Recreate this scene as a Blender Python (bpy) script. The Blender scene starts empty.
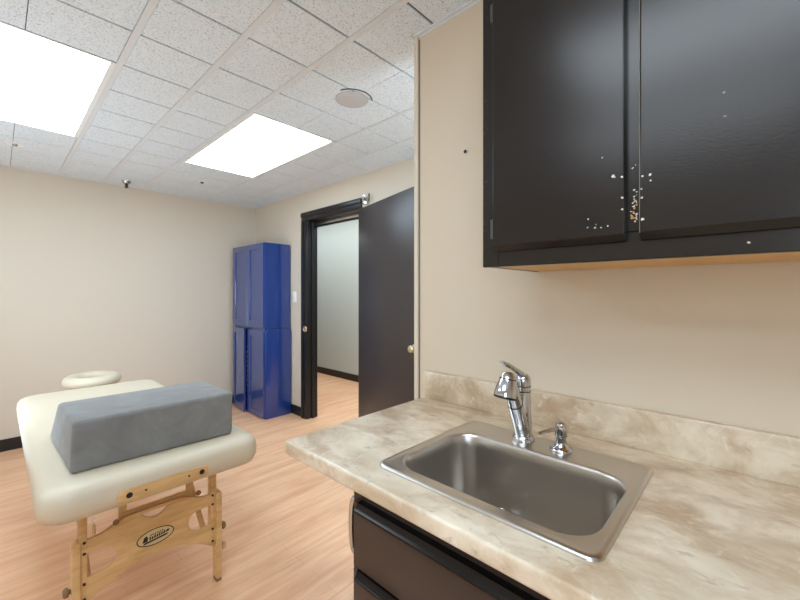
import bpy, bmesh, math, random
from mathutils import Vector, Matrix
random.seed(7)
S = bpy.context.scene
COL = S.collection
PI = math.pi

# ------------------------------------------------------------------ materials
def lin(c):
    return tuple(((v/255)/12.92 if v/255 <= .04045 else ((v/255+.055)/1.055)**2.4) for v in c) + (1.0,)

def mat(name, rgb, rough=.5, metal=0., bump=0., bscale=200., var=0., vscale=6., coat=0., spec=.5, tint=None):
    m = bpy.data.materials.new(name); m.use_nodes = True
    nt = m.node_tree; b = nt.nodes['Principled BSDF']
    b.inputs['Base Color'].default_value = lin(rgb)
    b.inputs['Roughness'].default_value = rough
    b.inputs['Metallic'].default_value = metal
    b.inputs['Specular IOR Level'].default_value = spec
    if tint: b.inputs['Specular Tint'].default_value = tint+(1,)
    if coat: b.inputs['Coat Weight'].default_value = coat
    tc = nt.nodes.new('ShaderNodeTexCoord')
    if var:
        n = nt.nodes.new('ShaderNodeTexNoise'); n.inputs['Scale'].default_value = vscale; n.inputs['Detail'].default_value = 5
        nt.links.new(tc.outputs['Object'], n.inputs['Vector'])
        mx = nt.nodes.new('ShaderNodeMix'); mx.data_type = 'RGBA'
        c = lin(rgb)
        mx.inputs['A'].default_value = tuple(x*(1-var) for x in c[:3])+(1,)
        mx.inputs['B'].default_value = tuple(min(1, x*(1+var)) for x in c[:3])+(1,)
        nt.links.new(n.outputs['Fac'], mx.inputs['Factor']); nt.links.new(mx.outputs['Result'], b.inputs['Base Color'])
    if bump:
        n2 = nt.nodes.new('ShaderNodeTexNoise'); n2.inputs['Scale'].default_value = bscale; n2.inputs['Detail'].default_value = 3
        nt.links.new(tc.outputs['Object'], n2.inputs['Vector'])
        bp = nt.nodes.new('ShaderNodeBump'); bp.inputs['Strength'].default_value = bump; bp.inputs['Distance'].default_value = .002
        nt.links.new(n2.outputs['Fac'], bp.inputs['Height']); nt.links.new(bp.outputs['Normal'], b.inputs['Normal'])
    return m

def ramp(nt, fac, stops):
    r = nt.nodes.new('ShaderNodeValToRGB')
    e = r.color_ramp.elements
    while len(e) > 1: e.remove(e[-1])
    e[0].position = stops[0][0]; e[0].color = stops[0][1]
    for p, c in stops[1:]:
        k = e.new(p); k.color = c
    nt.links.new(fac, r.inputs['Fac']); return r.outputs['Color']

def mapping(nt, scale=(1,1,1), rot=(0,0,0), loc=(0,0,0)):
    tc = nt.nodes.new('ShaderNodeTexCoord'); mp = nt.nodes.new('ShaderNodeMapping')
    mp.inputs['Scale'].default_value = scale; mp.inputs['Rotation'].default_value = rot; mp.inputs['Location'].default_value = loc
    nt.links.new(tc.outputs['Object'], mp.inputs['Vector']); return mp.outputs['Vector']

def mixc(nt, fac, a, b, mode='MIX'):
    mx = nt.nodes.new('ShaderNodeMix'); mx.data_type = 'RGBA'; mx.blend_type = mode
    for s, v in (('Factor', fac), ('A', a), ('B', b)):
        if isinstance(v, (int, float, tuple)): mx.inputs[s].default_value = v
        else: nt.links.new(v, mx.inputs[s])
    return mx.outputs['Result']

def noise(nt, vec, scale, detail=4, rough=.55, dist=0.):
    n = nt.nodes.new('ShaderNodeTexNoise'); n.inputs['Scale'].default_value = scale
    n.inputs['Detail'].default_value = detail; n.inputs['Roughness'].default_value = rough; n.inputs['Distortion'].default_value = dist
    nt.links.new(vec, n.inputs['Vector']); return n.outputs['Fac']

def wood_floor():
    m = mat('laminate_floor', (212,160,122), .34); nt = m.node_tree; b = nt.nodes['Principled BSDF']
    v = mapping(nt)
    br = nt.nodes.new('ShaderNodeTexBrick')
    br.offset = .37; br.offset_frequency = 2
    br.inputs['Color1'].default_value = lin((230,181,141)); br.inputs['Color2'].default_value = lin((237,193,153))
    br.inputs['Mortar'].default_value = lin((186,138,104))
    br.inputs['Scale'].default_value = 1.0; br.inputs['Mortar Size'].default_value = .0012; br.inputs['Mortar Smooth'].default_value = .3
    br.inputs['Brick Width'].default_value = .62; br.inputs['Row Height'].default_value = .066
    nt.links.new(v, br.inputs['Vector'])
    g = noise(nt, mapping(nt, (.9, 16, 1)), 2.2, 6, .55, .6)
    gc = ramp(nt, g, [(.25, lin((207,150,109))), (.5, lin((234,186,146))), (.75, lin((243,204,168)))])
    c = mixc(nt, .5, br.outputs['Color'], gc)
    g2 = noise(nt, mapping(nt, (.8, 5, 1), loc=(3,1,0)), 2.5, 4, .6, .4)
    c2 = mixc(nt, ramp(nt, g2, [(.42, (0,0,0,1)), (.66, (.55,.55,.55,1))]), c, lin((206,146,106)))
    nt.links.new(c2, b.inputs['Base Color'])
    nt.links.new(ramp(nt, g, [(.3, (.36,.36,.36,1)), (.8, (.27,.27,.27,1))]), b.inputs['Roughness'])
    return m

def stone_laminate():
    m = mat('travertine_laminate', (206,188,164), .28); nt = m.node_tree; b = nt.nodes['Principled BSDF']
    v = mapping(nt)
    n1 = noise(nt, mapping(nt, (1.6,.9,1.3), rot=(0,0,.5)), 5.5, 7, .62, .6)
    c1 = ramp(nt, n1, [(.34, lin((176,150,120))), (.46, lin((202,181,153))), (.54, lin((215,197,171))), (.68, lin((230,215,192)))])
    n2 = noise(nt, mapping(nt, (1.2,.8,1), loc=(2,5,1)), 9, 6, .6, .4)
    c2 = mixc(nt, ramp(nt, n2, [(.50, (0,0,0,1)), (.66, (.75,.75,.75,1))]), c1, lin((182,149,117)))
    n3 = noise(nt, mapping(nt, (1.6,.7,1), rot=(0,0,.6)), 34, 4, .6, .5)
    c3 = mixc(nt, ramp(nt, n3, [(.61, (0,0,0,1)), (.72, (.45,.45,.45,1))]), c2, lin((140,114,88)))
    n4 = noise(nt, v, 24, 5, .6, 1.0)
    c4 = mixc(nt, ramp(nt, n4, [(.58, (0,0,0,1)), (.7, (.5,.5,.5,1))]), c3, lin((235,221,200)))
    nt.links.new(c4, b.inputs['Base Color'])
    return m

def tile_mat():
    m = mat('acoustic_tile', (226,225,220), .9, spec=.2); nt = m.node_tree; b = nt.nodes['Principled BSDF']
    n1 = noise(nt, mapping(nt, (1,1.25,1)), 170, 2, .5, .4)
    f = ramp(nt, n1, [(.34, (1,1,1,1)), (.41, (0,0,0,1))])
    n2 = noise(nt, mapping(nt, (1,1,1), loc=(4,4,0)), 45, 3, .6)
    c = mixc(nt, f, mixc(nt, n2, lin((216,223,227)), lin((228,235,239))), lin((165,163,159)))
    nt.links.new(c, b.inputs['Base Color'])
    bp = nt.nodes.new('ShaderNodeBump'); bp.inputs['Strength'].default_value = .35; bp.inputs['Distance'].default_value = .003
    nt.links.new(n1, bp.inputs['Height']); nt.links.new(bp.outputs['Normal'], b.inputs['Normal'])
    return m

def maple():
    m = mat('maple_wood', (206,166,110), .4); nt = m.node_tree; b = nt.nodes['Principled BSDF']
    g = noise(nt, mapping(nt, (2, 12, 12)), 3, 5, .6, .4)
    nt.links.new(ramp(nt, g, [(.3, lin((196,153,98))), (.55, lin((216,177,122))), (.8, lin((226,192,140)))]), b.inputs['Base Color'])
    return m

def brushed(name, rgb, rough, sc):
    m = mat(name, rgb, rough, 1.0); nt = m.node_tree; b = nt.nodes['Principled BSDF']
    g = noise(nt, mapping(nt, sc), 40, 4, .6)
    nt.links.new(ramp(nt, g, [(.3, (rough-.05,)*3+(1,)), (.7, (rough+.07,)*3+(1,))]), b.inputs['Roughness'])
    return m

def velour():
    m = mat('grey_velour', (128,127,125), .8); nt = m.node_tree; b = nt.nodes['Principled BSDF']
    g = noise(nt, mapping(nt), 9, 5, .6, .8)
    nt.links.new(ramp(nt, g, [(.3, lin((110,107,103))), (.6, lin((124,122,118))), (.8, lin((136,134,131)))]), b.inputs['Base Color'])
    b.inputs['Sheen Weight'].default_value = .3; b.inputs['Sheen Roughness'].default_value = .4
    return m

def emit(name, rgb, st):
    m = bpy.data.materials.new(name); m.use_nodes = True; nt = m.node_tree
    b = nt.nodes['Principled BSDF']; b.inputs['Base Color'].default_value = lin((235,238,240))
    b.inputs['Emission Color'].default_value = rgb+(1,); b.inputs['Emission Strength'].default_value = st
    return m

LC = (.70,.88,1.06)
M = dict(
    wall=mat('beige_wall_paint', (212,199,180), .6, bump=.08, bscale=260, spec=.3),
    wallsink=mat('beige_wall_paint_shaded', (211,194,170), .6, bump=.08, bscale=260, spec=.3),  # same beige paint, with the dimmer, warmer light put into its colour
    hall=mat('grey_green_wall_paint', (182,189,184), .6, bump=.05, bscale=260, spec=.3),
    vinyl=mat('black_vinyl_base', (22,21,22), .35),
    floor=wood_floor(), tile=tile_mat(),
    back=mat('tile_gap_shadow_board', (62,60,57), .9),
    grid=mat('white_tee_bar', (216,218,218), .5, spec=.3),
    led=emit('led_diffuser', LC, 5.5),
    ledhi=emit('led_diffuser_bright', LC, 7.0),
    white=mat('white_enamel', (232,231,227), .45),
    stone=stone_laminate(),
    blackp=mat('black_satin_paint', (21,17,15), .25, bump=.05, bscale=200, var=.12, vscale=9, spec=.46, tint=(1,.9,.82)),
    blackd=mat('dark_brown_paint', (60,48,42), .36, bump=.05, bscale=110, var=.1, vscale=9, spec=.35, tint=(1,.88,.8)),
    rail=mat('glossy_black_pull', (16,14,14), .2, spec=.3, tint=(1,.9,.82)),
    chip=mat('bare_wood_chip', (216,204,184), .7, var=.25, vscale=90),
    chipo=mat('bare_orange_wood_chip', (190,128,66), .7),
    ply=mat('birch_underside', (214,168,104), .5, var=.12, vscale=14),
    doorp=mat('charcoal_door_paint', (56,51,50), .36, bump=.06, bscale=70, var=.06, vscale=5, tint=(1,.95,.93)),
    casing=mat('black_trim_paint', (24,23,24), .3, bump=.08, bscale=90),
    blue=mat('royal_blue_paint', (24,56,124), .3, coat=1.0, bump=.05, bscale=90, var=.05, vscale=8),
    bluein=mat('dark_blue_inside', (20,30,74), .5),
    peg=mat('pale_pin_hole', (150,158,190), .5),
    steel=mat('brushed_stainless', (204,198,190), .28, 1.0),
    chrome=mat('polished_chrome', (198,198,200), .06, 1.0),
    dark=mat('black_rubber', (18,18,18), .45),
    cream=mat('cream_vinyl', (209,195,170), .42, bump=.15, bscale=240, var=.025, vscale=5),
    maple=maple(), velour=velour(),
    piping=mat('velour_seam', (150,150,152), .8),
    bolt=mat('bronze_bolt', (62,48,38), .4, .6),
    brass=mat('pale_brass', (220,206,170), .22, .8),
    hinge=mat('tarnished_hinge', (96,92,88), .35, .9),
    foot=mat('worn_brown_foot', (132,100,66), .6),
    badge=mat('cream_badge', (206,184,136), .5),
    ink=mat('black_ink', (26,24,22), .5),
    switch=mat('white_plastic', (236,234,228), .4),
    grille=mat('speaker_grille', (192,190,186), .7, bump=.5, bscale=600),
    mould=mat('cream_moulding', (212,198,176), .5),
    caulk=mat('dark_joint', (128,112,92), .8),
)

# ------------------------------------------------------------------ mesh helpers
ORIGIN = {}
def org(o):
    while o.parent: o = o.parent
    return Vector(o.location)

def obj(name, bm, m, parent=None, smooth=35):
    me = bpy.data.meshes.new(name)
    bmesh.ops.recalc_face_normals(bm, faces=bm.faces)
    if parent is not None:
        bmesh.ops.translate(bm, verts=bm.verts, vec=-org(parent))
    bm.to_mesh(me); bm.free()
    ms = m if isinstance(m, (list, tuple)) else [m]
    for x in ms: me.materials.append(x)
    if smooth:
        for p in me.polygons: p.use_smooth = True
        me.set_sharp_from_angle(angle=math.radians(smooth))
    o = bpy.data.objects.new(name, me); COL.objects.link(o)
    if parent is not None: o.parent = parent
    return o

def tag(o, label, cat, group=None):
    o['label'] = label; o['category'] = cat
    if group: o['group'] = group
    return o

def thing(name, label, cat, loc, group=None):
    o = bpy.data.objects.new(name, None); o.empty_display_size = .1
    COL.objects.link(o); o.location = loc
    return tag(o, label, cat, group)

def struct(name, bm, m, parent=None, smooth=0):
    o = obj(name, bm, m, parent, smooth)
    if parent is None: o['kind'] = 'structure'
    return o

def box(bm, x0, x1, y0, y1, z0, z1, bev=0, seg=2, mi=0, rot=None, pivot=None):
    r = bmesh.ops.create_cube(bm, size=1)
    vs = r['verts']
    for v in vs:
        v.co = Vector(((x0+x1)/2+v.co.x*(x1-x0), (y0+y1)/2+v.co.y*(y1-y0), (z0+z1)/2+v.co.z*(z1-z0)))
    fs = set(f for v in vs for f in v.link_faces)
    if bev:
        es = list(set(e for v in vs for e in v.link_edges))
        rr = bmesh.ops.bevel(bm, geom=es, offset=bev, segments=seg, affect='EDGES', profile=.5, clamp_overlap=True)
        fs = set(rr['faces']) | set(f for f in fs if f.is_valid)
        vs = list(set(v for f in fs for v in f.verts))
    for f in fs: f.material_index = mi
    if rot is not None:
        p = Vector(pivot)
        for v in vs: v.co = p + rot @ (v.co-p)
    return bm

def B(*a, **k):
    return box(bmesh.new(), *a, **k)

def frame(d):
    d = Vector(d).normalized()
    a = Vector((0,0,1)) if abs(d.z) < .9 else Vector((1,0,0))
    u = d.cross(a).normalized(); return u, d.cross(u).normalized()

def tube(bm, pts, rad, n=14, cap=True, squash=None):
    pts = [Vector(p) for p in pts]
    if isinstance(rad, (int, float)): rad = [rad]*len(pts)
    rings = []; u = None
    for i, p in enumerate(pts):
        d = (pts[min(i+1, len(pts)-1)]-pts[max(i-1, 0)]).normalized()
        if u is None: u, w = frame(d)
        else:
            u = (u-d*u.dot(d)).normalized(); w = d.cross(u)
        sx, sy = squash or (1, 1)
        rings.append([bm.verts.new(p+(u*math.cos(2*PI*k/n)*sx+w*math.sin(2*PI*k/n)*sy)*rad[i]) for k in range(n)])
    for a, b in zip(rings, rings[1:]):
        for k in range(n): bm.faces.new((a[k], a[(k+1)%n], b[(k+1)%n], b[k]))
    if cap: bm.faces.new(rings[0][::-1]); bm.faces.new(rings[-1])
    return bm

def lathe(bm, prof, base, axis=(0,0,1), n=28, cap=True):
    """prof: (radius, height along axis)"""
    d = Vector(axis).normalized(); u, w = frame(d); base = Vector(base)
    rings = [[bm.verts.new(base+d*h+(u*math.cos(2*PI*k/n)+w*math.sin(2*PI*k/n))*max(r, 1e-5)) for k in range(n)] for r, h in prof]
    for a, b in zip(rings, rings[1:]):
        for k in range(n): bm.faces.new((a[k], a[(k+1)%n], b[(k+1)%n], b[k]))
    if cap: bm.faces.new(rings[0][::-1]); bm.faces.new(rings[-1])
    return bm

def L(prof, base, axis=(0,0,1), n=28): return lathe(bmesh.new(), prof, base, axis, n)
def T(pts, rad, n=14, squash=None): return tube(bmesh.new(), pts, rad, n, True, squash)

def rrect(x0, x1, y0, y1, r, k=8):
    if not isinstance(r, (list, tuple)): r = [r]*4
    out = []
    for (cx, cy, a0, rr) in ((x1-r[0], y1-r[0], 0, r[0]), (x0+r[1], y1-r[1], PI/2, r[1]), (x0+r[2], y0+r[2], PI, r[2]), (x1-r[3], y0+r[3], 1.5*PI, r[3])):
        for i in range(k+1):
            a = a0+PI/2*i/k; out.append((cx+rr*math.cos(a), cy+rr*math.sin(a)))
    return out

def loft(bm, loops, cap0=True, cap1=True):
    rs = [[bm.verts.new(p) for p in l] for l in loops]
    n = len(rs[0])
    for a, b in zip(rs, rs[1:]):
        for k in range(n): bm.faces.new((a[k], a[(k+1)%n], b[(k+1)%n], b[k]))
    if cap0: bm.faces.new(rs[0][::-1])
    if cap1: bm.faces.new(rs[-1])
    return bm

def plate(polys, extr, bevel=0., matrix=Matrix(), res=2):
    """2D outline with holes (first poly outer), extruded +-extr, as a bmesh"""
    cu = bpy.data.curves.new('tmp', 'CURVE'); cu.dimensions = '2D'; cu.fill_mode = 'BOTH'
    cu.extrude = max(extr-bevel, 0); cu.bevel_depth = bevel; cu.bevel_resolution = res; cu.offset = -bevel
    for p in polys:
        s = cu.splines.new('POLY'); s.points.add(len(p)-1); s.use_cyclic_u = True
        for q, c in zip(s.points, p): q.co = (c[0], c[1], 0, 1)
    o = bpy.data.objects.new('tmp', cu); COL.objects.link(o)
    me = bpy.data.meshes.new_from_object(o.evaluated_get(bpy.context.evaluated_depsgraph_get()))
    bm = bmesh.new(); bm.from_mesh(me)
    bpy.data.objects.remove(o); bpy.data.curves.remove(cu); bpy.data.meshes.remove(me)
    bmesh.ops.remove_doubles(bm, verts=bm.verts, dist=1e-6)
    bmesh.ops.transform(bm, matrix=matrix, verts=bm.verts)
    return bm

def dup(root, loc, label, group=None):
    r = root.copy(); COL.objects.link(r); r.location = loc; r['label'] = label
    if group: r['group'] = group
    for ch in list(root.children):
        c = ch.copy(); COL.objects.link(c); c.parent = r
        for g in list(ch.children):
            d = g.copy(); COL.objects.link(d); d.parent = c
    return r

# ------------------------------------------------------------------ room shell
H = 2.351                   # ceiling
XW = 2.2                    # wall with the door
YB = 4.51                   # far wall
XS = 1.178                  # wall behind the sink
YE = 1.020                  # its free end
XL, YF = -2.1, -1.9         # walls behind the viewer
EYE = 1.303
XH = 3.62                   # corridor wall

struct('floor', B(XL-.1, XH+.2, YF-.1, 7.6, -.1, 0), M['floor'])
struct('wall_back', B(XL, XW+.12, YB, YB+.12, 0, 2.5), M['wall'])
struct('wall_left', B(XL-.12, XL, YF-.12, YB+.12, 0, 2.5), M['wall'])
struct('wall_front', B(XL, XW+.12, YF-.12, YF, 0, 2.5), M['wall'])
D0, D1, DH = 2.535, 3.365, 2.045    # door opening
bm = B(XW, XW+.11, YF, D0-.02, 0, 2.5); box(bm, XW, XW+.11, D1+.02, YB, 0, 2.5); box(bm, XW, XW+.11, D0-.02, D1+.02, DH+.02, 2.5)
struct('wall_right', bm, M['wall'])
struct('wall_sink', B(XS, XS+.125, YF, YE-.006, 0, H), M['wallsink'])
struct('wall_hall', B(XH, XH+.12, -1, 7.6, 0, 2.6), M['hall'])
bm = B(XW+.11, XH, 7.4, 7.6, 0, 2.6); box(bm, XW+.11, XH, -1, -.9, 0, 2.6)
struct('wall_hallends', bm, M['hall']).name = 'wall_hall_end'
struct('ceiling_hall', B(XW+.11, XH, -1, 7.6, 2.55, 2.65), M['white'])

def base(name, x0, x1, y0, y1):
    struct(name, B(x0, x1, y0, y1, 0, .1, .003, 1), M['vinyl'])
base('baseboard_back', XL, XW, YB-.009, YB)
bm = B(XW-.009, XW, D1+.1, YB-.009, 0, .1, .003, 1); box(bm, XW-.009, XW, YF, D0-.1, 0, .1, .003, 1)
struct('baseboard_right', bm, M['vinyl'])
base('baseboard_hall', XH-.011, XH, -.9, 7.4)
base('baseboard_left', XL, XL+.009, YF, YB-.01)

# corner bead at the free end of the sink wall and the moulding along its top
bm = B(XS-.007, XS+.13, YE-.022, YE, 0, H-.002, .002, 1)
struct('trim_1', bm, M['mould'])
struct('trim_2', B(XS-.0015, XS+.01, YE-.028, YE-.022, 0, H-.02), M['caulk'])
bm = B(XS-.018, XS, YF, YE-.002, H-.006, H-.0005, .001, 1); box(bm, XS-.003, XS, YF, YE-.023, H-.012, H-.004)
box(bm, XS-.03, XS-.004, YE-.004, YE+.006, H-.010, H-.006)
struct('trim_3', bm, M['grid'])

# suspended ceiling: pressed tiles between tee bars
PX, PY = .308, .3015
xs = [.388+PX*k for k in range(-8, 6)] ; xs = [XL]+[x for x in xs if XL+.05 < x < XW-.02]+[XW]
ys = [1.219+PY*k for k in range(-11, 12)]; ys = [YF]+[y for y in ys if YF+.05 < y < YB-.03]+[YB]
LIGHTS = []
def cell(x): return min(range(len(xs)), key=lambda i: abs(xs[i]-x))
def celly(y): return min(range(len(ys)), key=lambda i: abs(ys[i]-y))
X1, X2 = cell(-.228), cell(1.004)
Y1 = celly(2.1235); Y0 = Y1-8
spots = [(X1, Y1), (X2, Y1), (cell(-.536), Y0-1), (cell(-1.46), Y1), (cell(-1.46), Y0), (cell(1.312), Y0)]
holes = set((i+a, j+b) for i, j in spots for a in (0, 1) for b in range(4))
def gapx(x): return .0012 if min(abs(x-1.312), abs(x-.08), abs(x-XL), abs(x-XW)) < .02 else (.0105 if abs(x-1.928) < .02 or abs(x-1.62) < .02 else .0138)
bm = bmesh.new()
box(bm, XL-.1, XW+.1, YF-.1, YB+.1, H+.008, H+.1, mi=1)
for i in range(len(xs)-1):
    for j in range(len(ys)-1):
        if (i, j) in holes: continue
        g = .0045
        a, b, c, d = xs[i]+gapx(xs[i]), xs[i+1]-gapx(xs[i+1]), ys[j]+g, ys[j+1]-g
        if b-a < .02 or d-c < .02: continue
        e = .0022
        lo = [(a+e,c+e,H),(b-e,c+e,H),(b-e,d-e,H),(a+e,d-e,H)]
        mid = [(a,c,H+.002),(b,c,H+.002),(b,d,H+.002),(a,d,H+.002)]
        up = [(a,c,H+.009),(b,c,H+.009),(b,d,H+.009),(a,d,H+.009)]
        loft(bm, [up, mid, lo], False, True)
struct('ceiling', bm, [M['tile'], M['back']])
bm = bmesh.new()
WID = {0: 0, len(xs)-1: 0}
for i, x in enumerate(xs[1:-1], 1):
    w = .0125
    if abs(x-1.312) < .02 or abs(x-.08) < .02: continue
    elif abs(x-1.928) < .02 or abs(x-1.62) < .02: w = .008
    segs = []; y0 = ys[0]
    blocked = [(ys[j]-.0, ys[j+4]) for (ii, j) in spots if ii+1 == i]
    for s, e in sorted(blocked):
        segs.append((y0, s)); y0 = e
    segs.append((y0, ys[-1]))
    for s, e in segs:
        box(bm, x-w, x+w, s, e, H-.0006, H+.0065, .0006, 1)
struct('ceiling_grid', bm, M['grid']).name = 'trim_4'
bm = B(XL, XW, YB-.016, YB, H-.004, H+.004); box(bm, XW-.016, XW, YE, YB-.016, H-.004, H+.004)
struct('trim_5', bm, M['grid'])

# ------------------------------------------------------------------ recessed light panels
GL = 'ceiling light panels'
def make_light(i, j, label):
    x0, x1, y0, y1 = xs[i]+.012, xs[i+2]-.012, ys[j]+.001, ys[j+4]-.001
    t = thing('ceiling_light', label, 'ceiling light', ((x0+x1)/2, (y0+y1)/2, H), GL)
    bx, by = .02, .0065
    hole = [(x0+bx, y0+by), (x1-bx, y0+by), (x1-bx, y1-by), (x0+bx, y1-by)]
    fr = plate([[(x0,y0),(x1,y0),(x1,y1),(x0,y1)], hole], .004, 0, Matrix.Translation((0,0,H+.0015)))
    obj('frame', fr, M['white'], t, 0)
    obj('diffuser', B(x0+bx, x1-bx, y0+by, y1-by, H+.0005, H+.006), M['led'], t, 0)
    return t
l0 = make_light(*spots[0], 'bright white light panel at the left picture edge, nearest to the viewer')
def at_light(k):
    i, j = spots[k]
    return ((xs[i]+xs[i+2])/2, (ys[j]+ys[j+4])/2, H)
dup(l0, at_light(1), 'bright white light panel in the middle of the ceiling, towards the dark door')
l2 = dup(l0, at_light(2), 'ceiling light panel overhead in front of the black wall cabinet, above the picture')
for ch in l2.children:
    if ch.name.startswith('diffuser'):
        ch.data = ch.data.copy(); ch.data.materials[0] = M['ledhi']
dup(l0, at_light(3), 'added fill light panel left of the massage table, beyond the left picture edge')  # unseen panel, added to even out the room light
dup(l0, at_light(4), 'added fill light panel behind the viewer, farthest from the sink')  # another unseen panel added as fill
dup(l0, at_light(5), 'added fill light panel in the alcove behind the sink wall, in front of the dark door')  # unseen panel added to brighten the door wall and blue cabinets

# round ceiling speaker
sx, sy = 1.318, 1.592
t = thing('ceiling_speaker', 'round off-white speaker grille set in the ceiling right of the middle light panel', 'speaker', (sx, sy, H))
obj('grille', L([(.0,-.0085),(.05,-.0085),(.082,-.007),(.088,-.004),(.088,-.0005)], (sx,sy,H)), M['grille'], t)
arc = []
for k in range(17):      # dark tube stands in for the shadowed gap at the tile's cut edge
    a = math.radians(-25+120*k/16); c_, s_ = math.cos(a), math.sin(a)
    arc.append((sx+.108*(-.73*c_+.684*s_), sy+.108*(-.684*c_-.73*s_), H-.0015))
obj('shadow_arc', T(arc, .003, 8), M['back'], t)

# sprinkler heads and detector dots
def sprinkler(x, y, label, r=.022, h=.05):
    t = thing('ceiling_sprinkler', label, 'sprinkler', (x, y, H), 'ceiling sprinklers')
    obj('escutcheon', L([(r*1.75,.004),(r*1.7,-.006),(r*1.25,-h*.42),(r*1.1,-h*.45),(.001,-h*.46)], (x,y,H)), M['chrome'], t)
    bm = L([(r*.42,-h*.4),(r*.5,-h*.55),(r*.34,-h*.72),(r*.3,-h*.88)], (x,y,H))
    for s in (-1, 1):
        tube(bm, [(x+s*r*.3,y,H-h*.5),(x+s*r*.62,y,H-h*.7),(x+s*r*.2,y,H-h*.98)], r*.12, 8)
    obj('body', bm, M['bolt'], t)
    obj('deflector', L([(.001,-h*.97),(r*.75,-h*.98),(r*.75,-h*1.03),(.001,-h*1.04)], (x,y,H)), M['bolt'], t)
sprinkler(.835, 4.29, 'chrome sprinkler head hanging from ceiling close to the far beige wall', .022, .062)
def dot(x, y, label, m):
    t = thing('ceiling_sprinkler_plate', label, 'sprinkler', (x, y, H), 'concealed sprinkler plates')
    obj('cover_plate', L([(.05,.004),(.049,-.003),(.001,-.004)], (x,y,H)), M['white'], t)
    obj('nub', L([(.016,-.003),(.014,-.012),(.001,-.014)], (x,y,H)), m, t)
dot(.091, 3.797, 'small chrome nub on a white ceiling plate beyond the left light panel', M['chrome'])
dot(1.33, 3.809, 'small dark nub on a white ceiling plate beyond the middle light panel', M['bolt'])

# ------------------------------------------------------------------ doorway
d = bpy.data.objects.new('door_1', None); COL.objects.link(d); d.location = (XW, D0, 0); d['kind'] = 'structure'
bm = B(XW-.004, XW+.118, D1-.0, D1+.02, 0, DH+.02, .002, 1)           # left jamb
box(bm, XW+.045, XW+.075, D1-.014, D1, 0, DH, .002, 1)
box(bm, XW-.004, XW+.118, D0-.02, D0, 0, DH+.02, .002, 1)
box(bm, XW-.004, XW+.118, D0, D1, DH, DH+.02, .002, 1)
jm = obj('jamb', bm, M['casing'], d)
obj('door_stop', B(XW+.09, XW+.116, D0, D1, EYE+.688, EYE+.705, .003, 2), M['casing'], d)
obj('head_track', B(XW+.085, XW+.117, D0, D1, EYE+.7055, DH, .002, 2), M['steel'], d)
def casing_strip(y0, y1, z0, z1, vert):
    bm = bmesh.new()
    if vert:
        box(bm, XW-.016, XW, y0, y1, z0, z1, .003, 2); w = y1-y0
        box(bm, XW-.024, XW-.012, y0+w*.58, y1, z0, z1, .004, 2)
    else:
        box(bm, XW-.016, XW, y0, y1, z0, z1, .003, 2); w = z1-z0
        box(bm, XW-.026, XW-.012, y0, y1, z0+w*.45, z1, .004, 2)
    return bm
obj('casing', casing_strip(D1+.003, D1+.095, 0, DH+.005, True), M['casing'], d)
obj('casing', casing_strip(D0-.09, D0-.003, 0, DH+.005, True), M['casing'], d)
obj('casing', casing_strip(D0-.02, D1+.1, DH+.004, DH+.09, False), M['casing'], d)
sp = obj('strike_plate', B(XW-.006, XW+.02, D1-.0025, D1, .90, .96, .001, 1), M['bolt'], d)
obj('latch_cup', L([(.032,0),(.032,.005),(.022,.010),(.014,.005),(.001,.005)], (XW-.020, D1+.020, .930), (-1,0,0)), M['brass'], d)
# leaf swung wide open against the wall
hp = Vector((XW-.03, D0-.005, 0)); fe = Vector((1.947, 1.655, 0))
dv = (fe-hp); LW = dv.length; dv.normalize()
R = Matrix.Rotation(math.atan2(dv.y, dv.x), 3, 'Z')
def leafpt(a, b, z): return hp + R @ Vector((a, b, 0)) + Vector((0,0,z))
def leafbox(a0, a1, b0, b1, z0, z1, bev=.002):
    bm = B(a0, a1, b0, b1, z0, z1, bev, 2)
    for v in bm.verts: v.co = hp + R @ v.co
    return bm
lf = obj('door_leaf', leafbox(0, LW, -.002, .036, .012, 2.035), M['doorp'], d)
# the face towards the viewer: which side of the leaf is it?
nrm = R @ Vector((0,-1,0)); side = -1 if nrm.dot(-leafpt(LW/2,0,0)) > 0 else 1
b0 = -.002 if side < 0 else .036
nv = nrm if side < 0 else -nrm
for z in (.25, 1.05, 1.85):
    obj('hinge', T([leafpt(.004, -.008 if side > 0 else .042, z-.045), leafpt(.004, -.008 if side > 0 else .042, z+.045)], .006, 10), M['bolt'], lf)
kp = leafpt(LW-.044, b0, .922)
kn = L([(.030,0),(.030,.004),(.013,.007),(.012,.012),(.020,.017),(.0265,.026),(.027,.034),(.021,.043),(.001,.046)], kp, nv, 24)
obj('door_knob', kn, M['brass'], lf)
# leftover closer bracket above the open leaf
t = thing('closer_bracket', 'small chrome loop bracket with black pin above the door hinge', 'bracket', (XW, 2.44, 2.08))
bm = bmesh.new()
pts = [(XW-.03, 2.475, 2.075), (XW-.035, 2.472, 2.13), (XW-.035, 2.452, 2.148), (XW-.035, 2.432, 2.13), (XW-.03, 2.430, 2.085)]
tube(bm, pts, .006, 10); box(bm, XW-.03, XW, 2.425, 2.48, 2.07, 2.092, .002, 1)
obj('loop', bm, M['chrome'], t)
obj('screw_head', L([(.014,0),(.012,.006),(.001,.008)], (XW-.02, 2.452, 2.115), (-1,0,0)), M['bolt'], t)
obj('pin', T([(XW-.03, 2.395, 2.085), (XW-.03, 2.395, 2.15)], .006, 10), M['dark'], t)

# light switch
t = thing('light_switch', 'white rocker light switch on the beige wall between blue cabinet and doorway', 'light switch', (XW, 3.615, 1.26))
obj('wall_plate', B(XW-.006, XW, 3.58, 3.65, 1.203, 1.318, .003, 2), M['switch'], t)
obj('rocker', B(XW-.010, XW-.005, 3.598, 3.632, 1.228, 1.293, .002, 2), M['white'], t)
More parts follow.
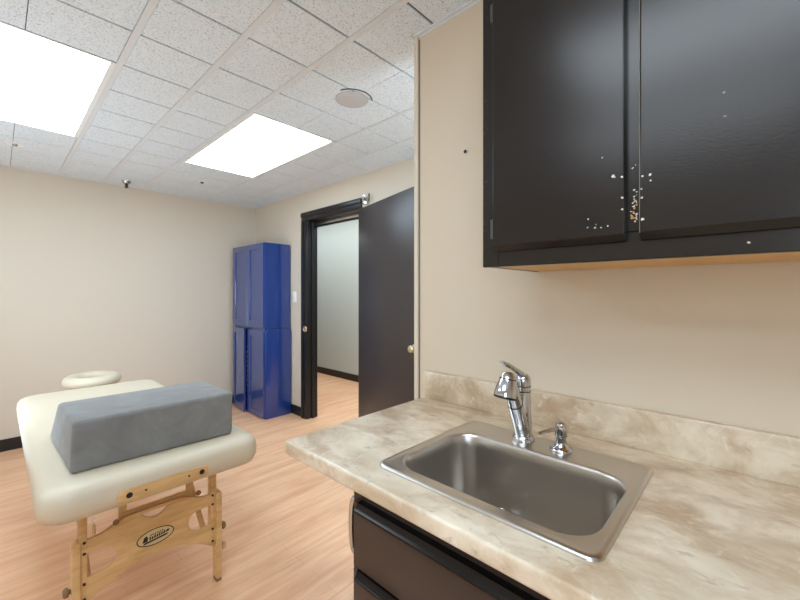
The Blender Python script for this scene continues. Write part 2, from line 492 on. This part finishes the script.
# nail in the sink wall
o = obj('wall_nail', L([(.0025,-.01),(.0025,.004),(.006,.005),(.006,.007),(.001,.009)], (XS, .773, EYE+.517), (-1,0,.1), 12), M['dark'])
tag(o, 'small dark nail head in the beige wall left of black wall cabinet', 'nail')

# ------------------------------------------------------------------ blue storage cabinets
CX0, CX1, CY0, CY1 = 1.873, 2.186, 3.684, 4.409
def shaker(y0, y1, z0, z1, x):
    """shaker door facing -X, front face at x, thickness .02"""
    bm = bmesh.new(); w = .058
    loft(bm, [[(x+.02,y0,z0),(x+.02,y1,z0),(x+.02,y1,z1),(x+.02,y0,z1)],
              [(x+.002,y0,z0),(x+.002,y1,z0),(x+.002,y1,z1),(x+.002,y0,z1)],
              [(x,y0+.002,z0+.002),(x,y1-.002,z0+.002),(x,y1-.002,z1-.002),(x,y0+.002,z1-.002)],
              [(x,y0+w,z0+w),(x,y1-w,z0+w),(x,y1-w,z1-w),(x,y0+w,z1-w)],
              [(x+.003,y0+w+.002,z0+w+.002),(x+.003,y1-w-.002,z0+w+.002),(x+.003,y1-w-.002,z1-w-.002),(x+.003,y0+w+.002,z1-w-.002)],
              [(x+.010,y0+w+.003,z0+w+.003),(x+.010,y1-w-.003,z0+w+.003),(x+.010,y1-w-.003,z1-w-.003),(x+.010,y0+w+.003,z1-w-.003)]])
    return bm
def shell(x0, x1, y0, y1, z0, z1, th=.018, ov=0.):
    bm = B(x0, x1, y0, y0+th, z0, z1, .0015, 1); box(bm, x0, x1, y1-th, y1, z0, z1, .0015, 1)
    box(bm, x0, x1, y0+th, y1-th, z0, z0+th); box(bm, x0, x1, y0+th, y1-th, z1-th, z1)
    box(bm, x1-.008, x1, y0+th, y1-th, z0+th, z1-th)
    for k in (.33, .66): box(bm, x0+.02, x1-.01, y0+th, y1-th, z0+(z1-z0)*k, z0+(z1-z0)*k+.016)
    return bm
ym = (CY0+CY1)/2
ZT = .925
t = thing('storage_cabinet', 'royal blue two-door cabinet standing on top of the lower blue cabinet', 'cabinet', (CX0, CY0, ZT+.002), 'blue stacked cabinets')
obj('body', shell(CX0+.02, CX1, CY0, CY1, ZT+.002, 1.826), M['blue'], t)
obj('door', shaker(CY0+.001, ym-.0015, ZT+.020, 1.822, CX0), M['blue'], t, 20)
obj('door', shaker(ym+.0015, CY1-.001, ZT+.020, 1.822, CX0), M['blue'], t, 20)
t = thing('storage_cabinet', 'royal blue lower cabinet on the floor with its left door ajar', 'cabinet', (CX0, CY0, 0), 'blue stacked cabinets')
bd = shell(CX0+.02, CX1, CY0-.006, CY1+.004, 0.0, ZT)
obj('body', bd, M['blue'], t)
# chamfered side cheek with a raised outline
ys0 = CY0-.013
side = [(CX0+.02,.0),(CX1,.0),(CX1,ZT-.03),(CX1-.03,ZT),(CX0+.05,ZT),(CX0+.02,ZT-.035)]
obj('side_panel', plate([side], .006, .002, Matrix(((1,0,0,0),(0,0,1,ys0+.001),(0,1,0,0),(0,0,0,1)))), M['blue'], t)
obj('door', shaker(CY0-.004, ym-.014, .012, ZT-.018, CX0), M['blue'], t, 20)
bm = shaker(ym+.006, CY1+.002, .012, ZT-.010, CX0)
Rj = Matrix.Rotation(math.radians(5.0), 3, 'Z'); pv = Vector((CX0+.02, CY1+.002, 0))
for v in bm.verts: v.co = pv + Rj.inverted() @ (v.co-pv)
obj('door', bm, M['blue'], t, 20)
bm = B(CX0-.0, CX0+.019, ym-.013, ym+.0, .02, ZT-.02, .001, 1)
st = obj('center_stile', bm, M['bluein'], t)
for k in range(9): obj('shelf_pin', L([(.006,0),(.006,.002),(.001,.0025)], (CX0+.0005, ym-.0065, .30+.052*k), (-1,0,0), 10), M['peg'], st)

# ------------------------------------------------------------------ massage table
TX0, TX1, TY0, TY1, TZ = .084, .822, 1.612, 3.35, .665
t = thing('massage_table', 'cream padded massage table on folding maple legs beside the far wall', 'massage table', ((TX0+TX1)/2, (TY0+TY1)/2, 0))
prof = [(.06,.547),(.028,.548),(.012,.556),(.002,.578),(0,.606),(.004,.634),(.014,.649),(.030,.659),(.055,.6645),(.10,.667)]
loops = []
for ins, z in prof:
    r = max(.085-ins*.5, .03)
    loops.append([(x, y, z) for x, y in rrect(TX0+ins, TX1-ins, TY0+ins, TY1-ins, r, 8)])
obj('cushion', loft(bmesh.new(), loops), M['cream'], t, 60)
obj('table_frame', plate([rrect(TX0+.07, TX1-.07, TY0+.12, TY1-.07, .04, 5), rrect(TX0+.095, TX1-.095, TY0+.145, TY1-.095, .02, 5)], .014, 0, Matrix.Translation((0,0,.533))), M['maple'], t)
ry = TY0+.007
MY = lambda y: Matrix(((1,0,0,0),(0,0,1,y),(0,1,0,0),(0,0,0,1)))
er = obj('end_rail', plate([rrect(.285, .589, .568, .6125, .021, 6)], .010, .002, MY(ry)), M['maple'], t)
for x in (.322, .562):
    obj('outlet_hole', L([(.010,0),(.010,.0012),(.001,.0014)], (x, ry-.0095, .590), (0,-1,0), 16), M['ink'], er)
for x in (.372, .515):
    obj('outlet_hole', L([(.004,0),(.004,.0012),(.001,.0014)], (x, ry-.0095, .590), (0,-1,0), 12), M['ink'], er)

def leg_end(ly, flip):
    s = -1 if flip else 1
    for lx, sg in ((.196, -1), (.690, 1)):
        lo = obj('leg', plate([rrect(lx-.0125, lx+.0125, 0.012, .405, .010, 4)], .022, .003, MY(ly)), M['maple'], t)
        obj('foot_cap', B(lx-.011, lx+.011, ly-.02, ly+.02, 0, .013, .002, 1), M['foot'], lo)
        up = B(lx-sg*.020-.012, lx-sg*.020+.012, ly-.012, ly+.028, .17, .547, .003, 2)
        obj('upper_leg', up, M['maple'], t)
        for z in (.145, .235):
            k = L([(.008,0),(.008,.006),(.016,.008),(.017,.016),(.012,.022),(.001,.023)], (lx+sg*.0125, ly, z), (sg,0,0), 16)
            obj('knob', k, M['maple'] if z < .2 else M['foot'], lo)
    a, b = .213, .671
    m_ = (a+b)/2
    out = [(a,.160),(a,.400)]
    out += [(a+.055,.405),(a+.10,.424),(a+.13,.436),(b-.13,.436),(b-.10,.424),(b-.055,.405),(b,.400),(b,.160)]
    n = 18
    for k in range(1, n):
        u = k/n; out.append((b+(a-b)*u, .160+.088*math.sin(PI*u)**.85))
    def D(x0, x1, z0, z1, right):
        r = (z1-z0)/2; pts = []
        cx = (x1-r) if right else (x0+r)
        for k in range(13):
            an = -PI/2+PI*k/12
            pts.append((cx+r*math.cos(an), (z0+z1)/2+r*math.sin(an)) if right else (cx-r*math.cos(an), (z0+z1)/2+r*math.sin(an)))
        e = x0 if right else x1
        pts += [(e, z1), (e, z0)]
        return pts
    hand = [(m_-.05+.1*k/12, .424-.030*math.sin(PI*k/12)) for k in range(13)]
    pn = obj('end_panel', plate([out, D(a+.012, a+.105, .265, .352, True), D(b-.105, b-.012, .265, .352, False), hand], .007, .0015, MY(ly-.004)), M['maple'], t)
    for x in (a+.006, b-.006):
        for z in (.395, .355, .245, .19):
            obj('bolt', L([(.0055,0),(.005,.003),(.001,.004)], (x, ly-.011, z), (0,-1,0), 12), M['bolt'], pn)
    for x in (.338, .578):
        obj('strut', plate([rrect(x-.013, x+.013, .41, .547, .004, 3)], .008, .002, MY(ly+.016)), M['maple'], t)
        obj('knob', L([(.006,0),(.006,.006),(.010,.008),(.010,.015),(.001,.017)], (x-.026*(1 if x<.45 else -1), ly-.006, .432), (0,-1,0), 14), M['foot'], t)
    obj('crossbar', B(.33, .585, ly+.004, ly+.02, .418, .446, .003, 2), M['maple'], t)
    return pn
pn = leg_end(1.788, False)
leg_end(3.10, True)
# diagonal braces and support cables
for x in (.235, .648):
    for (ya, yb) in ((1.81, 2.20), (3.08, 2.69)):
        obj('brace', T([(x, ya, .20), (x, yb, .545)], .012, 8, (1, .6)), M['maple'], t)
    obj('cable', T([(x+.012, 1.83, .53), (x+.012, 2.44, .40), (x+.012, 3.06, .53)], .0018, 6), M['chrome'], t)
for sx0 in (.46, .50):
    pass
obj('cable', T([(.575, 1.80, .45), (.615, 1.83, .545)], .0018, 6), M['chrome'], t)
obj('cable', T([(.575, 1.80, .45), (.535, 1.83, .545)], .0018, 6), M['chrome'], t)
obj('cable', T([(.232, 1.77, .545), (.240, 1.775, .47), (.246, 1.775, .44)], .0022, 6), M['switch'], t)
obj('cable_toggle', T([(.246, 1.775, .452), (.247, 1.775, .415)], .005, 8), M['maple'], t)
# badge: black-rimmed oval with a dark emblem and lettering marks
bc = Vector((.444, 0, .316)); by = 1.788-.004-.0073
def ell(rx, rz, n=40): return [(bc.x+rx*math.cos(2*PI*k/n), bc.z+rz*math.sin(2*PI*k/n)) for k in range(n)]
bg = obj('badge', plate([ell(.066, .033)], .0006, 0, MY(by)), M['badge'], pn)
obj('badge_rim', plate([ell(.066, .033), ell(.0625, .0297)], .0005, 0, MY(by-.0010)), M['ink'], bg)
bx, bz = bc.x, bc.z
polys = [[(bx-.046,bz-.010),(bx-.040,bz+.010),(bx-.032,bz+.013),(bx-.027,bz+.006),(bx-.029,bz-.010)],
         [(bx-.044,bz-.019),(bx+.040,bz-.0115),(bx+.044,bz-.0045),(bx-.040,bz-.0125)],
         [(bx+.032,bz+.000),(bx+.047,bz+.002),(bx+.050,bz+.009),(bx+.040,bz+.010)]]
for k in range(7):
    x = bx-.023+.0082*k; z0 = bz-.0075+.0008*k; hh = .011 if k % 2 else .0125
    polys.append([(x,z0),(x+.0056,z0),(x+.0072,z0+hh),(x+.0020,z0+hh)])
for k in range(6):
    x = bx-.020+.0082*k; z0 = bz+.0085+.0006*k
    polys.append([(x,z0),(x+.005,z0),(x+.0062,z0+.0048),(x+.0014,z0+.0048)])
bm = bmesh.new()
for p in polys:
    b2 = plate([p], .0004, 0, MY(by-.0009)); me = bpy.data.meshes.new('t'); b2.to_mesh(me); b2.free(); bm.from_mesh(me); bpy.data.meshes.remove(me)
obj('emblem', bm, M['ink'], bg, 0)
# face cradle at the head end
hc = Vector((.487, 3.57, .662))
bm = bmesh.new(); rings = []
N = 40; K = 12
for k in range(N):
    a = 2*PI*k/N
    gap = 1.0
    cx, cy = hc.x+.124*math.cos(a), hc.y+.140*math.sin(a)
    dx, dy = math.cos(a), math.sin(a)
    rings.append([bm.verts.new((cx+dx*.050*gap*math.cos(2*PI*q/K), cy+dy*.050*gap*math.cos(2*PI*q/K), hc.z+.042*math.sin(2*PI*q/K))) for q in range(K)])
for k in range(N):
    for q in range(K):
        A, Bq = rings[k], rings[(k+1)%N]
        bm.faces.new((A[q], A[(q+1)%K], Bq[(q+1)%K], Bq[q]))
fr = obj('face_rest', bm, M['cream'], t, 60)
obj('face_rest_base', plate([rrect(.365, .585, 3.48, 3.70, .08, 6), rrect(.42, .53, 3.53, 3.65, .05, 6)], .006, .001, Matrix.Translation((0,0,.612))), M['maple'], fr)
for x in (.41, .54):
    obj('face_rest_arm', T([(x, 3.24, .545), (x, 3.42, .548), (x, 3.50, .606)], .009, 10), M['maple'], fr)

# grey bolster lying across the near end
bz0, bz1 = .6675, .842
lo = [Vector(p) for p in ((.175,1.735,bz0),(.731,1.717,bz0),(.728,2.27,bz0),(.160,2.27,bz0))]
hi = [Vector(p) for p in ((.186,1.772,bz1),(.755,1.770,bz1),(.753,2.13,bz1),(.178,2.14,bz1))]
bm = bmesh.new(); loft(bm, [lo, hi])
bmesh.ops.bevel(bm, geom=list(bm.edges), offset=.016, segments=4, affect='EDGES', profile=.5)
bo = obj('foam_bolster', bm, M['velour'], None, 50)
bo.location = (0,0,0)
tag(bo, 'grey velour block-shaped bolster lying across the cream massage table', 'bolster')

# ------------------------------------------------------------------ counter run
CT = EYE-.412            # counter surface .891
YR = -.85
cy1 = .963
t = thing('countertop', 'beige travertine-look laminate countertop with backsplash, sink set into it', 'countertop', (.552, cy1, CT-.038))
outer = rrect(.552, XS, YR, cy1, [.001,.012,.001,.001], 3)
hole = rrect(.634, 1.028, .186, .650, .03, 5)
obj('worktop', plate([outer, hole], .019, .007, Matrix.Translation((0,0,CT-.019)), 4), M['stone'], t, 50)
obj('backsplash', B(XS-.020, XS, YR, cy1-.010, CT-.001, CT+.104, .004, 3), M['stone'], t)

# sink
t = thing('kitchen_sink', 'brushed stainless single-bowl drop-in sink in the beige countertop', 'sink', (.835, .416, CT))
FX0, FX1, FY0, FY1 = .620, 1.050, .169, .664
z = CT
F = lambda ins, zz, r: [(x, y, zz) for x, y in rrect(FX0+ins, FX1-ins, FY0+ins, FY1-ins, r, 10)]
BX0, BX1, BY0, BY1 = .654, .944, .194, .636
G = lambda ins, zz, r: [(x, y, zz) for x, y in rrect(BX0+ins, BX1-ins, BY0+ins, BY1-ins, r, 10)]
dep = .20
loops = [F(.0, z+.0003, .026), F(.0005, z+.003, .026), F(.004, z+.006, .024), F(.010, z+.0065, .020), F(.013, z+.005, .018),
         G(-.006, z+.005, .072), G(-.003, z+.0052, .070), G(.000, z+.003, .068), G(.0025, z-.003, .066), G(.005, z-.03, .064),
         G(.010, z-dep+.035, .060), G(.014, z-dep+.016, .056), G(.024, z-dep+.005, .048), G(.040, z-dep, .036)]
bm = bmesh.new(); loft(bm, loops, False, False)
# bottom with drain opening
dc = (.866, .464)
last = [v for v in bm.verts][-44:]
dr = []
for v in last:
    a = math.atan2(v.co.y-dc[1], v.co.x-dc[0]); dr.append(bm.verts.new((dc[0]+.046*math.cos(a), dc[1]+.046*math.sin(a), z-dep-.003)))
for k in range(44): bm.faces.new((last[k], last[(k+1)%44], dr[(k+1)%44], dr[k]))
bowl = obj('bowl', bm, M['steel'], t, 40)
dn = obj('drain', L([(.046,-.001),(.044,.001),(.038,-.002),(.034,-.012),(.001,-.013)], (dc[0], dc[1], z-dep-.002)), M['chrome'], t)
st_ = obj('strainer', L([(.028,-.012),(.027,-.004),(.012,-.003),(.006,.010),(.008,.014),(.001,.016)], (dc[0], dc[1], z-dep-.002)), M['chrome'], dn)
pts = []
for k in range(13):
    a = PI*k/12; pts.append((dc[0]+.019*math.cos(a)*.683, dc[1]-.019*math.cos(a)*.73, z-dep-.012+.083*math.sin(a)**.7))
obj('bail_handle', T(pts, .0028, 10), M['chrome'], dn)
DZ = z+.005

# faucet
fx, fy = 1.000, .469
t = thing('kitchen_faucet', 'chrome pull-out kitchen faucet with a lever on top, behind the sink', 'faucet', (fx, fy, DZ))
obj('base_flange', L([(.031,0),(.031,.004),(.029,.010),(.0255,.015),(.001,.015)], (fx, fy, DZ)), M['chrome'], t)
bdy = obj('body', L([(.0235,.012),(.0230,.05),(.0205,.08),(.0200,.134),(.0200,.150),(.0192,.156),(.001,.157)], (fx, fy, DZ)), M['chrome'], t)
for zz in (.135, .149):
    obj('seal_ring', L([(.0206,0),(.0206,.0024)], (fx, fy, DZ+zz)), M['dark'], bdy)
cap = L([(.0200,.0),(.0203,.012),(.0188,.022),(.0125,.030),(.001,.032)], (fx, fy, DZ+.152))
lv = obj('handle', cap, M['chrome'], t)
bm = bmesh.new()
tube(bm, [(fx+.004, fy, DZ+.170), (fx-.02, fy, DZ+.188), (fx-.06, fy+.001, DZ+.207), (fx-.095, fy+.002, DZ+.222), (fx-.118, fy+.002, DZ+.231)], [.012,.0125,.0095,.0095,.006], 16, True, (1, .62))
obj('lever', bm, M['chrome'], lv)
wd = T([(fx-.004, fy, DZ+.020), (fx-.012, fy, DZ+.042), (fx-.034, fy, DZ+.085), (fx-.057, fy, DZ+.128), (fx-.072, fy, DZ+.156), (fx-.080, fy, DZ+.168)], [.0205,.0205,.0198,.0190,.0182,.0170], 20)
w = obj('spout', wd, M['chrome'], t)
dd = Vector((-.044,0,.086)).normalized()
obj('seal_ring', L([(.0200,0),(.0200,.0024)], Vector((fx-.046, fy, DZ+.107)), dd), M['dark'], w)
ax = Vector((-.24, .06, -.97)).normalized()
hb = Vector((fx-.084, fy, DZ+.198))
hd = obj('spray_head', L([(.001,-.004),(.012,-.002),(.018,.006),(.0205,.015),(.0225,.022),(.0275,.044),(.0290,.054),(.0290,.060)], hb, ax, 32), M['chrome'], t)
obj('seal_ring', L([(.0212,0),(.0216,.0025)], hb+ax*.0145, ax, 32), M['dark'], hd)
obj('aerator', L([(.0285,.0),(.0285,.006),(.022,.007),(.020,.003),(.001,.003)], hb+ax*.0595, ax, 32), M['dark'], hd)

# soap dispenser
px, py = .999, .366
t = thing('soap_dispenser', 'small chrome soap dispenser pump to the right of the faucet', 'soap dispenser', (px, py, DZ))
obj('base_flange', L([(.0275,0),(.0275,.004),(.024,.009),(.018,.012),(.014,.019),(.0135,.022)], (px, py, DZ)), M['chrome'], t)
obj('neck', L([(.0125,.02),(.0125,.034),(.0155,.036),(.0155,.040)], (px, py, DZ)), M['chrome'], t)
hd = obj('pump_head', L([(.0145,.040),(.0150,.044),(.0150,.064),(.0135,.071),(.008,.075),(.001,.0755)], (px, py, DZ)), M['chrome'], t)
obj('nozzle', T([(px, py, DZ+.058), (px-.03, py+.012, DZ+.059), (px-.066, py+.028, DZ+.056)], [.0068,.0055,.0042], 12), M['chrome'], hd)

# base cabinet under the counter
KX, KY = .592, .704
t = thing('base_cabinet', 'dark brown drawer cabinet under the beige countertop', 'cabinet', (KX, KY, 0))
ct0 = CT-.038
bm = B(KX, XS-.004, KY-.018, KY, .0, ct0-.001, .0015, 1)
box(bm, KX, XS-.004, YR, YR+.018, 0, ct0-.001); box(bm, KX+.06, KX+.075, YR+.018, KY-.018, 0, .09)
box(bm, KX+.02, XS-.004, YR+.018, KY-.018, .09, .106); box(bm, XS-.016, XS-.004, YR+.018, KY-.018, .106, ct0-.001)
for y in (-.12,): box(bm, KX, XS-.02, y-.009, y+.009, .106, ct0-.2)
obj('body', bm, M['blackd'], t)
bm = B(KX-.004, KX+.016, KY-.032, KY, .09, ct0-.001, .0015, 1)
box(bm, KX-.004, KX+.016, YR, KY-.032, ct0-.056, ct0-.001, .0015, 1)
box(bm, KX-.004, KX+.016, YR, KY-.032, .09, .12, .0015, 1)
box(bm, KX-.004, KX+.016, -.14, -.10, .12, ct0-.056, .0015, 1)
obj('face_frame', bm, M['blackd'], t)
def drawer(z0, z1, y0, y1):
    x = KX-.004
    d_ = obj('drawer', B(x-.016, x, y0, y1, z0, z1-.002, .002, 2), M['blackd'], t)
    # lipped finger rail along the top
    pts = [(x,z1-.001),(x-.016,z1-.001),(x-.0175,z1-.006),(x-.021,z1-.012),(x-.025,z1-.016),(x-.0255,z1-.0195),(x-.0225,z1-.021),(x-.0165,z1-.0195),(x-.0165,z1-.028),(x,z1-.028)]
    bm = bmesh.new(); loft(bm, [[(a, y0, b) for a, b in pts], [(a, y1-.014, b) for a, b in pts]])
    obj('pull', bm, M['rail'], d_, 30)
zt = EYE-.484
for k in range(4):
    drawer(zt-.157*(k+1)+.004, zt-.157*k, -.098, KY-.018)
drawer(zt-.157*1+.004, zt, YR+.02, -.142)
drawer(.11, zt-.157, YR+.02, -.142)
# chrome towel handle on the cabinet's end
hx = .605
hz0, hz1 = EYE-.636, EYE-.506
bm = bmesh.new()
pts = [(hx, KY-.001, hz1)]
for k in range(13):
    a = PI*k/12; pts.append((hx, KY+.010+.018*math.sin(a)**.6, (hz0+hz1)/2+(hz1-hz0)/2*math.cos(a)))
pts.append((hx, KY-.001, hz0))
tube(bm, pts, .0078, 12)
lathe(bm, [(.011,0),(.011,.003),(.001,.004)], (hx, KY, hz1), (0,1,0), 14); lathe(bm, [(.011,0),(.011,.003),(.001,.004)], (hx, KY, hz0), (0,1,0), 14)
obj('end_handle', bm, M['chrome'], t)

# ------------------------------------------------------------------ wall cabinet
UX, UY, UZ0, UZ1 = .862, .5145, EYE+.067, 2.14
UR = -.80
t = thing('wall_cabinet', 'black painted two-door wall cabinet above the sink with chipped paint', 'cabinet', (XS, UY, UZ0))
bm = B(UX+.018, XS-.001, UY-.016, UY-.001, UZ0, UZ1, .001, 1)
box(bm, UX+.018, XS-.001, UR, UR+.016, UZ0, UZ1); box(bm, UX+.018, XS-.001, UR+.016, UY-.016, UZ1-.018, UZ1)
box(bm, XS-.008, XS-.001, UR+.016, UY-.016, UZ0+.02, UZ1-.018); box(bm, UX+.03, XS-.008, UR+.016, UY-.016, 1.72, 1.738)
obj('body', bm, M['blackp'], t)
obj('underside', B(UX+.019, XS-.002, UR+.017, UY-.017, UZ0+.001, UZ0+.014), M['ply'], t)
bm = B(UX, UX+.0185, UY-.045, UY, UZ0-.001, UZ1, .0015, 1)
box(bm, UX, UX+.0185, UR, UY-.045, UZ0-.001, UZ0+.055, .0015, 1); box(bm, UX, UX+.0185, UR, UY-.045, UZ1-.05, UZ1, .0015, 1)
for y in (.168, -.26): box(bm, UX, UX+.018, y-.03, y+.03, UZ0+.055, UZ1-.05, .0008, 1)
ff = obj('face_frame', bm, M['blackp'], t)
def lip_door(y0, y1):
    z0, z1 = EYE+.102, UZ1-.03; x1 = UX-.001; x0 = UX-.019
    a = .003
    L1 = [(x1,y0,z0),(x1,y1,z0),(x1,y1,z1),(x1,y0,z1)]
    L2 = [(x0+.011,y0,z0+.001),(x0+.011,y1,z0+.001),(x0+.011,y1,z1-.001),(x0+.011,y0,z1-.001)]
    L3 = [(x0+.001,y0+.001,z0+.013),(x0+.001,y1-.001,z0+.013),(x0+.001,y1-.001,z1-.013),(x0+.001,y0+.001,z1-.013)]
    L4 = [(x0,y0+a,z0+.0155),(x0,y1-a,z0+.0155),(x0,y1-a,z1-.0155),(x0,y0+a,z1-.0155)]
    bm = bmesh.new(); loft(bm, [L1, L2, L3, L4]); return bm
d1 = obj('door', lip_door(.1865, .4765), M['blackp'], t, 15)
d2 = obj('door', lip_door(-.245, .1615), M['blackp'], t, 15)
for z in (EYE+.16, EYE+.70):
    obj('hinge', T([(UX-.009, .482, z-.024), (UX-.009, .482, z+.024)], .0045, 10), M['hinge'], d1)
# paint worn to bare wood around the meeting edges
def chips(o, pts, m):
    """blends chips of bare wood at (y, z, radius) into the paint of a part"""
    base = o.data.materials[0]
    mt = base.copy(); o.data.materials[0] = mt; nt = mt.node_tree; b = nt.nodes['Principled BSDF']
    tc = nt.nodes.new('ShaderNodeTexCoord')
    n = nt.nodes.new('ShaderNodeTexNoise'); n.inputs['Scale'].default_value = 420; n.inputs['Detail'].default_value = 1
    nt.links.new(tc.outputs['Object'], n.inputs['Vector'])
    sub = nt.nodes.new('ShaderNodeVectorMath'); sub.operation = 'SUBTRACT'; nt.links.new(n.outputs['Color'], sub.inputs[0]); sub.inputs[1].default_value = (.5,.5,.5)
    mad = nt.nodes.new('ShaderNodeVectorMath'); mad.operation = 'MULTIPLY_ADD'
    nt.links.new(sub.outputs[0], mad.inputs[0]); mad.inputs[1].default_value = (.004,)*3; nt.links.new(tc.outputs['Object'], mad.inputs[2])
    fl = nt.nodes.new('ShaderNodeVectorMath'); fl.operation = 'MULTIPLY'; fl.inputs[1].default_value = (0,1,1); nt.links.new(mad.outputs[0], fl.inputs[0])
    acc = None; g0 = org(o)
    for y, z, r in pts:
        ds = nt.nodes.new('ShaderNodeVectorMath'); ds.operation = 'DISTANCE'
        nt.links.new(fl.outputs[0], ds.inputs[0]); ds.inputs[1].default_value = (0, y-g0.y, z-g0.z)
        lt = nt.nodes.new('ShaderNodeMath'); lt.operation = 'LESS_THAN'; nt.links.new(ds.outputs['Value'], lt.inputs[0]); lt.inputs[1].default_value = r
        if acc is None: acc = lt.outputs[0]
        else:
            mx = nt.nodes.new('ShaderNodeMath'); mx.operation = 'MAXIMUM'; nt.links.new(acc, mx.inputs[0]); nt.links.new(lt.outputs[0], mx.inputs[1]); acc = mx.outputs[0]
    old = b.inputs['Base Color'].links[0].from_socket if b.inputs['Base Color'].links else tuple(b.inputs['Base Color'].default_value)
    nt.links.new(mixc(nt, acc, old, lin(m)), b.inputs['Base Color'])
X0 = UX-.019
E_ = EYE
chips(d1, [(.2067,E_+.2335,.0028),(.2035,E_+.2305,.0018),(.1915,E_+.229,.0018),(.2268,E_+.2753,.0013),(.1905,E_+.1875,.0018),(.1912,E_+.165,.0018),
      (.2534,E_+.1539,.0013),(.2544,E_+.1363,.0012),(.2399,E_+.1346,.0016),(.2286,E_+.1333,.0012),(.2167,E_+.1349,.0013),(.238,E_+.141,.0009)], (216,204,184))
chips(d2, [(.1565,E_+.2228,.0018),(.1442,E_+.2231,.0022),(.1434,E_+.2116,.0013),(.1575,E_+.182,.0018),(.1565,E_+.1408,.0026),(.1585,E_+.1985,.0014)], (216,204,184))
chips(d2, [(.0382,E_+.3399,.0020),(.037,E_+.2989,.0017)], (120,116,108))
pts = []
for k in range(30):
    z_ = E_+random.choice([random.uniform(.135,.255), random.uniform(.14,.20)])
    pts.append((random.uniform(.169,.180), z_, random.uniform(.0008,.002)))
pts.append((.0073, E_+.0845, .0018))
chips(ff, pts, (206,194,174))
chips(ff, [(random.uniform(.170,.180), E_+random.uniform(.140,.18), random.uniform(.0012,.0024)) for k in range(6)], (190,128,66))
# scuffed outer stile and rubbed door edge
chips(ff, [(random.uniform(.500,.512), E_+random.uniform(.10,.50), random.uniform(.0004,.0012)) for k in range(30)], (110,96,80))
bm = B(X0+.0005, X0+.004, 0.1610, .1621, E_+.116, UZ1-.05)
obj('worn_edge', bm, M['caulk'], d2, 0)

# ------------------------------------------------------------------ lamps, camera, view
def area(name, loc, sx, sy, power, color=(1,1,1), rot=(0,0,0)):
    l = bpy.data.lights.new(name, 'AREA'); l.shape = 'RECTANGLE'; l.size = sx; l.size_y = sy; l.energy = power; l.color = color
    o = bpy.data.objects.new(name, l); COL.objects.link(o); o.location = loc; o.rotation_euler = rot; return o
area('hall_lamp', (2.9, 3.6, 2.54), .7, 5.0, 48, (.84,.93,1))
def fill_light(name, loc, aim, sx, sy, power):  # unseen area light added to lift ceiling and walls, not a room fixture
    o = area(name, loc, sx, sy, power, LC); o.rotation_euler = Vector(aim).to_track_quat('-Z', 'Y').to_euler()
fill_light('fill_light_far', (-1.2, 1.9, .9), (0,0,1), 1.3, 3.2, 13)
fill_light('fill_light_side', (-.40, 2.9, .95), (.80,.25,.45), .6, 1.2, 9)
fill_light('fill_light_near', (-1.2, -.8, 1.5), (1,.35,-.05), .9, .9, 9)
fill_light('fill_light_alcove', (1.6, .1, 1.3), (.55,3.6,.1), .5, .5, 11)

w = bpy.data.worlds.new('World'); S.world = w; w.use_nodes = True
w.node_tree.nodes['Background'].inputs['Color'].default_value = (.8,.85,.9,1)
w.node_tree.nodes['Background'].inputs['Strength'].default_value = .0

cam = bpy.data.cameras.new('camera'); co = bpy.data.objects.new('camera', cam); COL.objects.link(co)
cam.sensor_width = 36; cam.lens = 378.7/800*36; cam.shift_y = -7/800; cam.clip_start = .01
co.location = (0,0,EYE); co.rotation_euler = (PI/2, 0, -math.atan(355/378.7+0)+0 - 0)
yaw = math.atan(355/378.7)
Fx, Fy = math.cos(yaw), math.sin(yaw)
co.rotation_euler = (PI/2, 0, math.atan2(-Fx, Fy))
S.camera = co
S.view_settings.view_transform = 'Standard'; S.view_settings.look = 'None'
S.view_settings.exposure = 0.55; S.view_settings.gamma = 1; S.view_settings.use_curve_mapping = False
S.cycles.max_bounces = 12; S.cycles.diffuse_bounces = 6; S.cycles.use_denoising = True
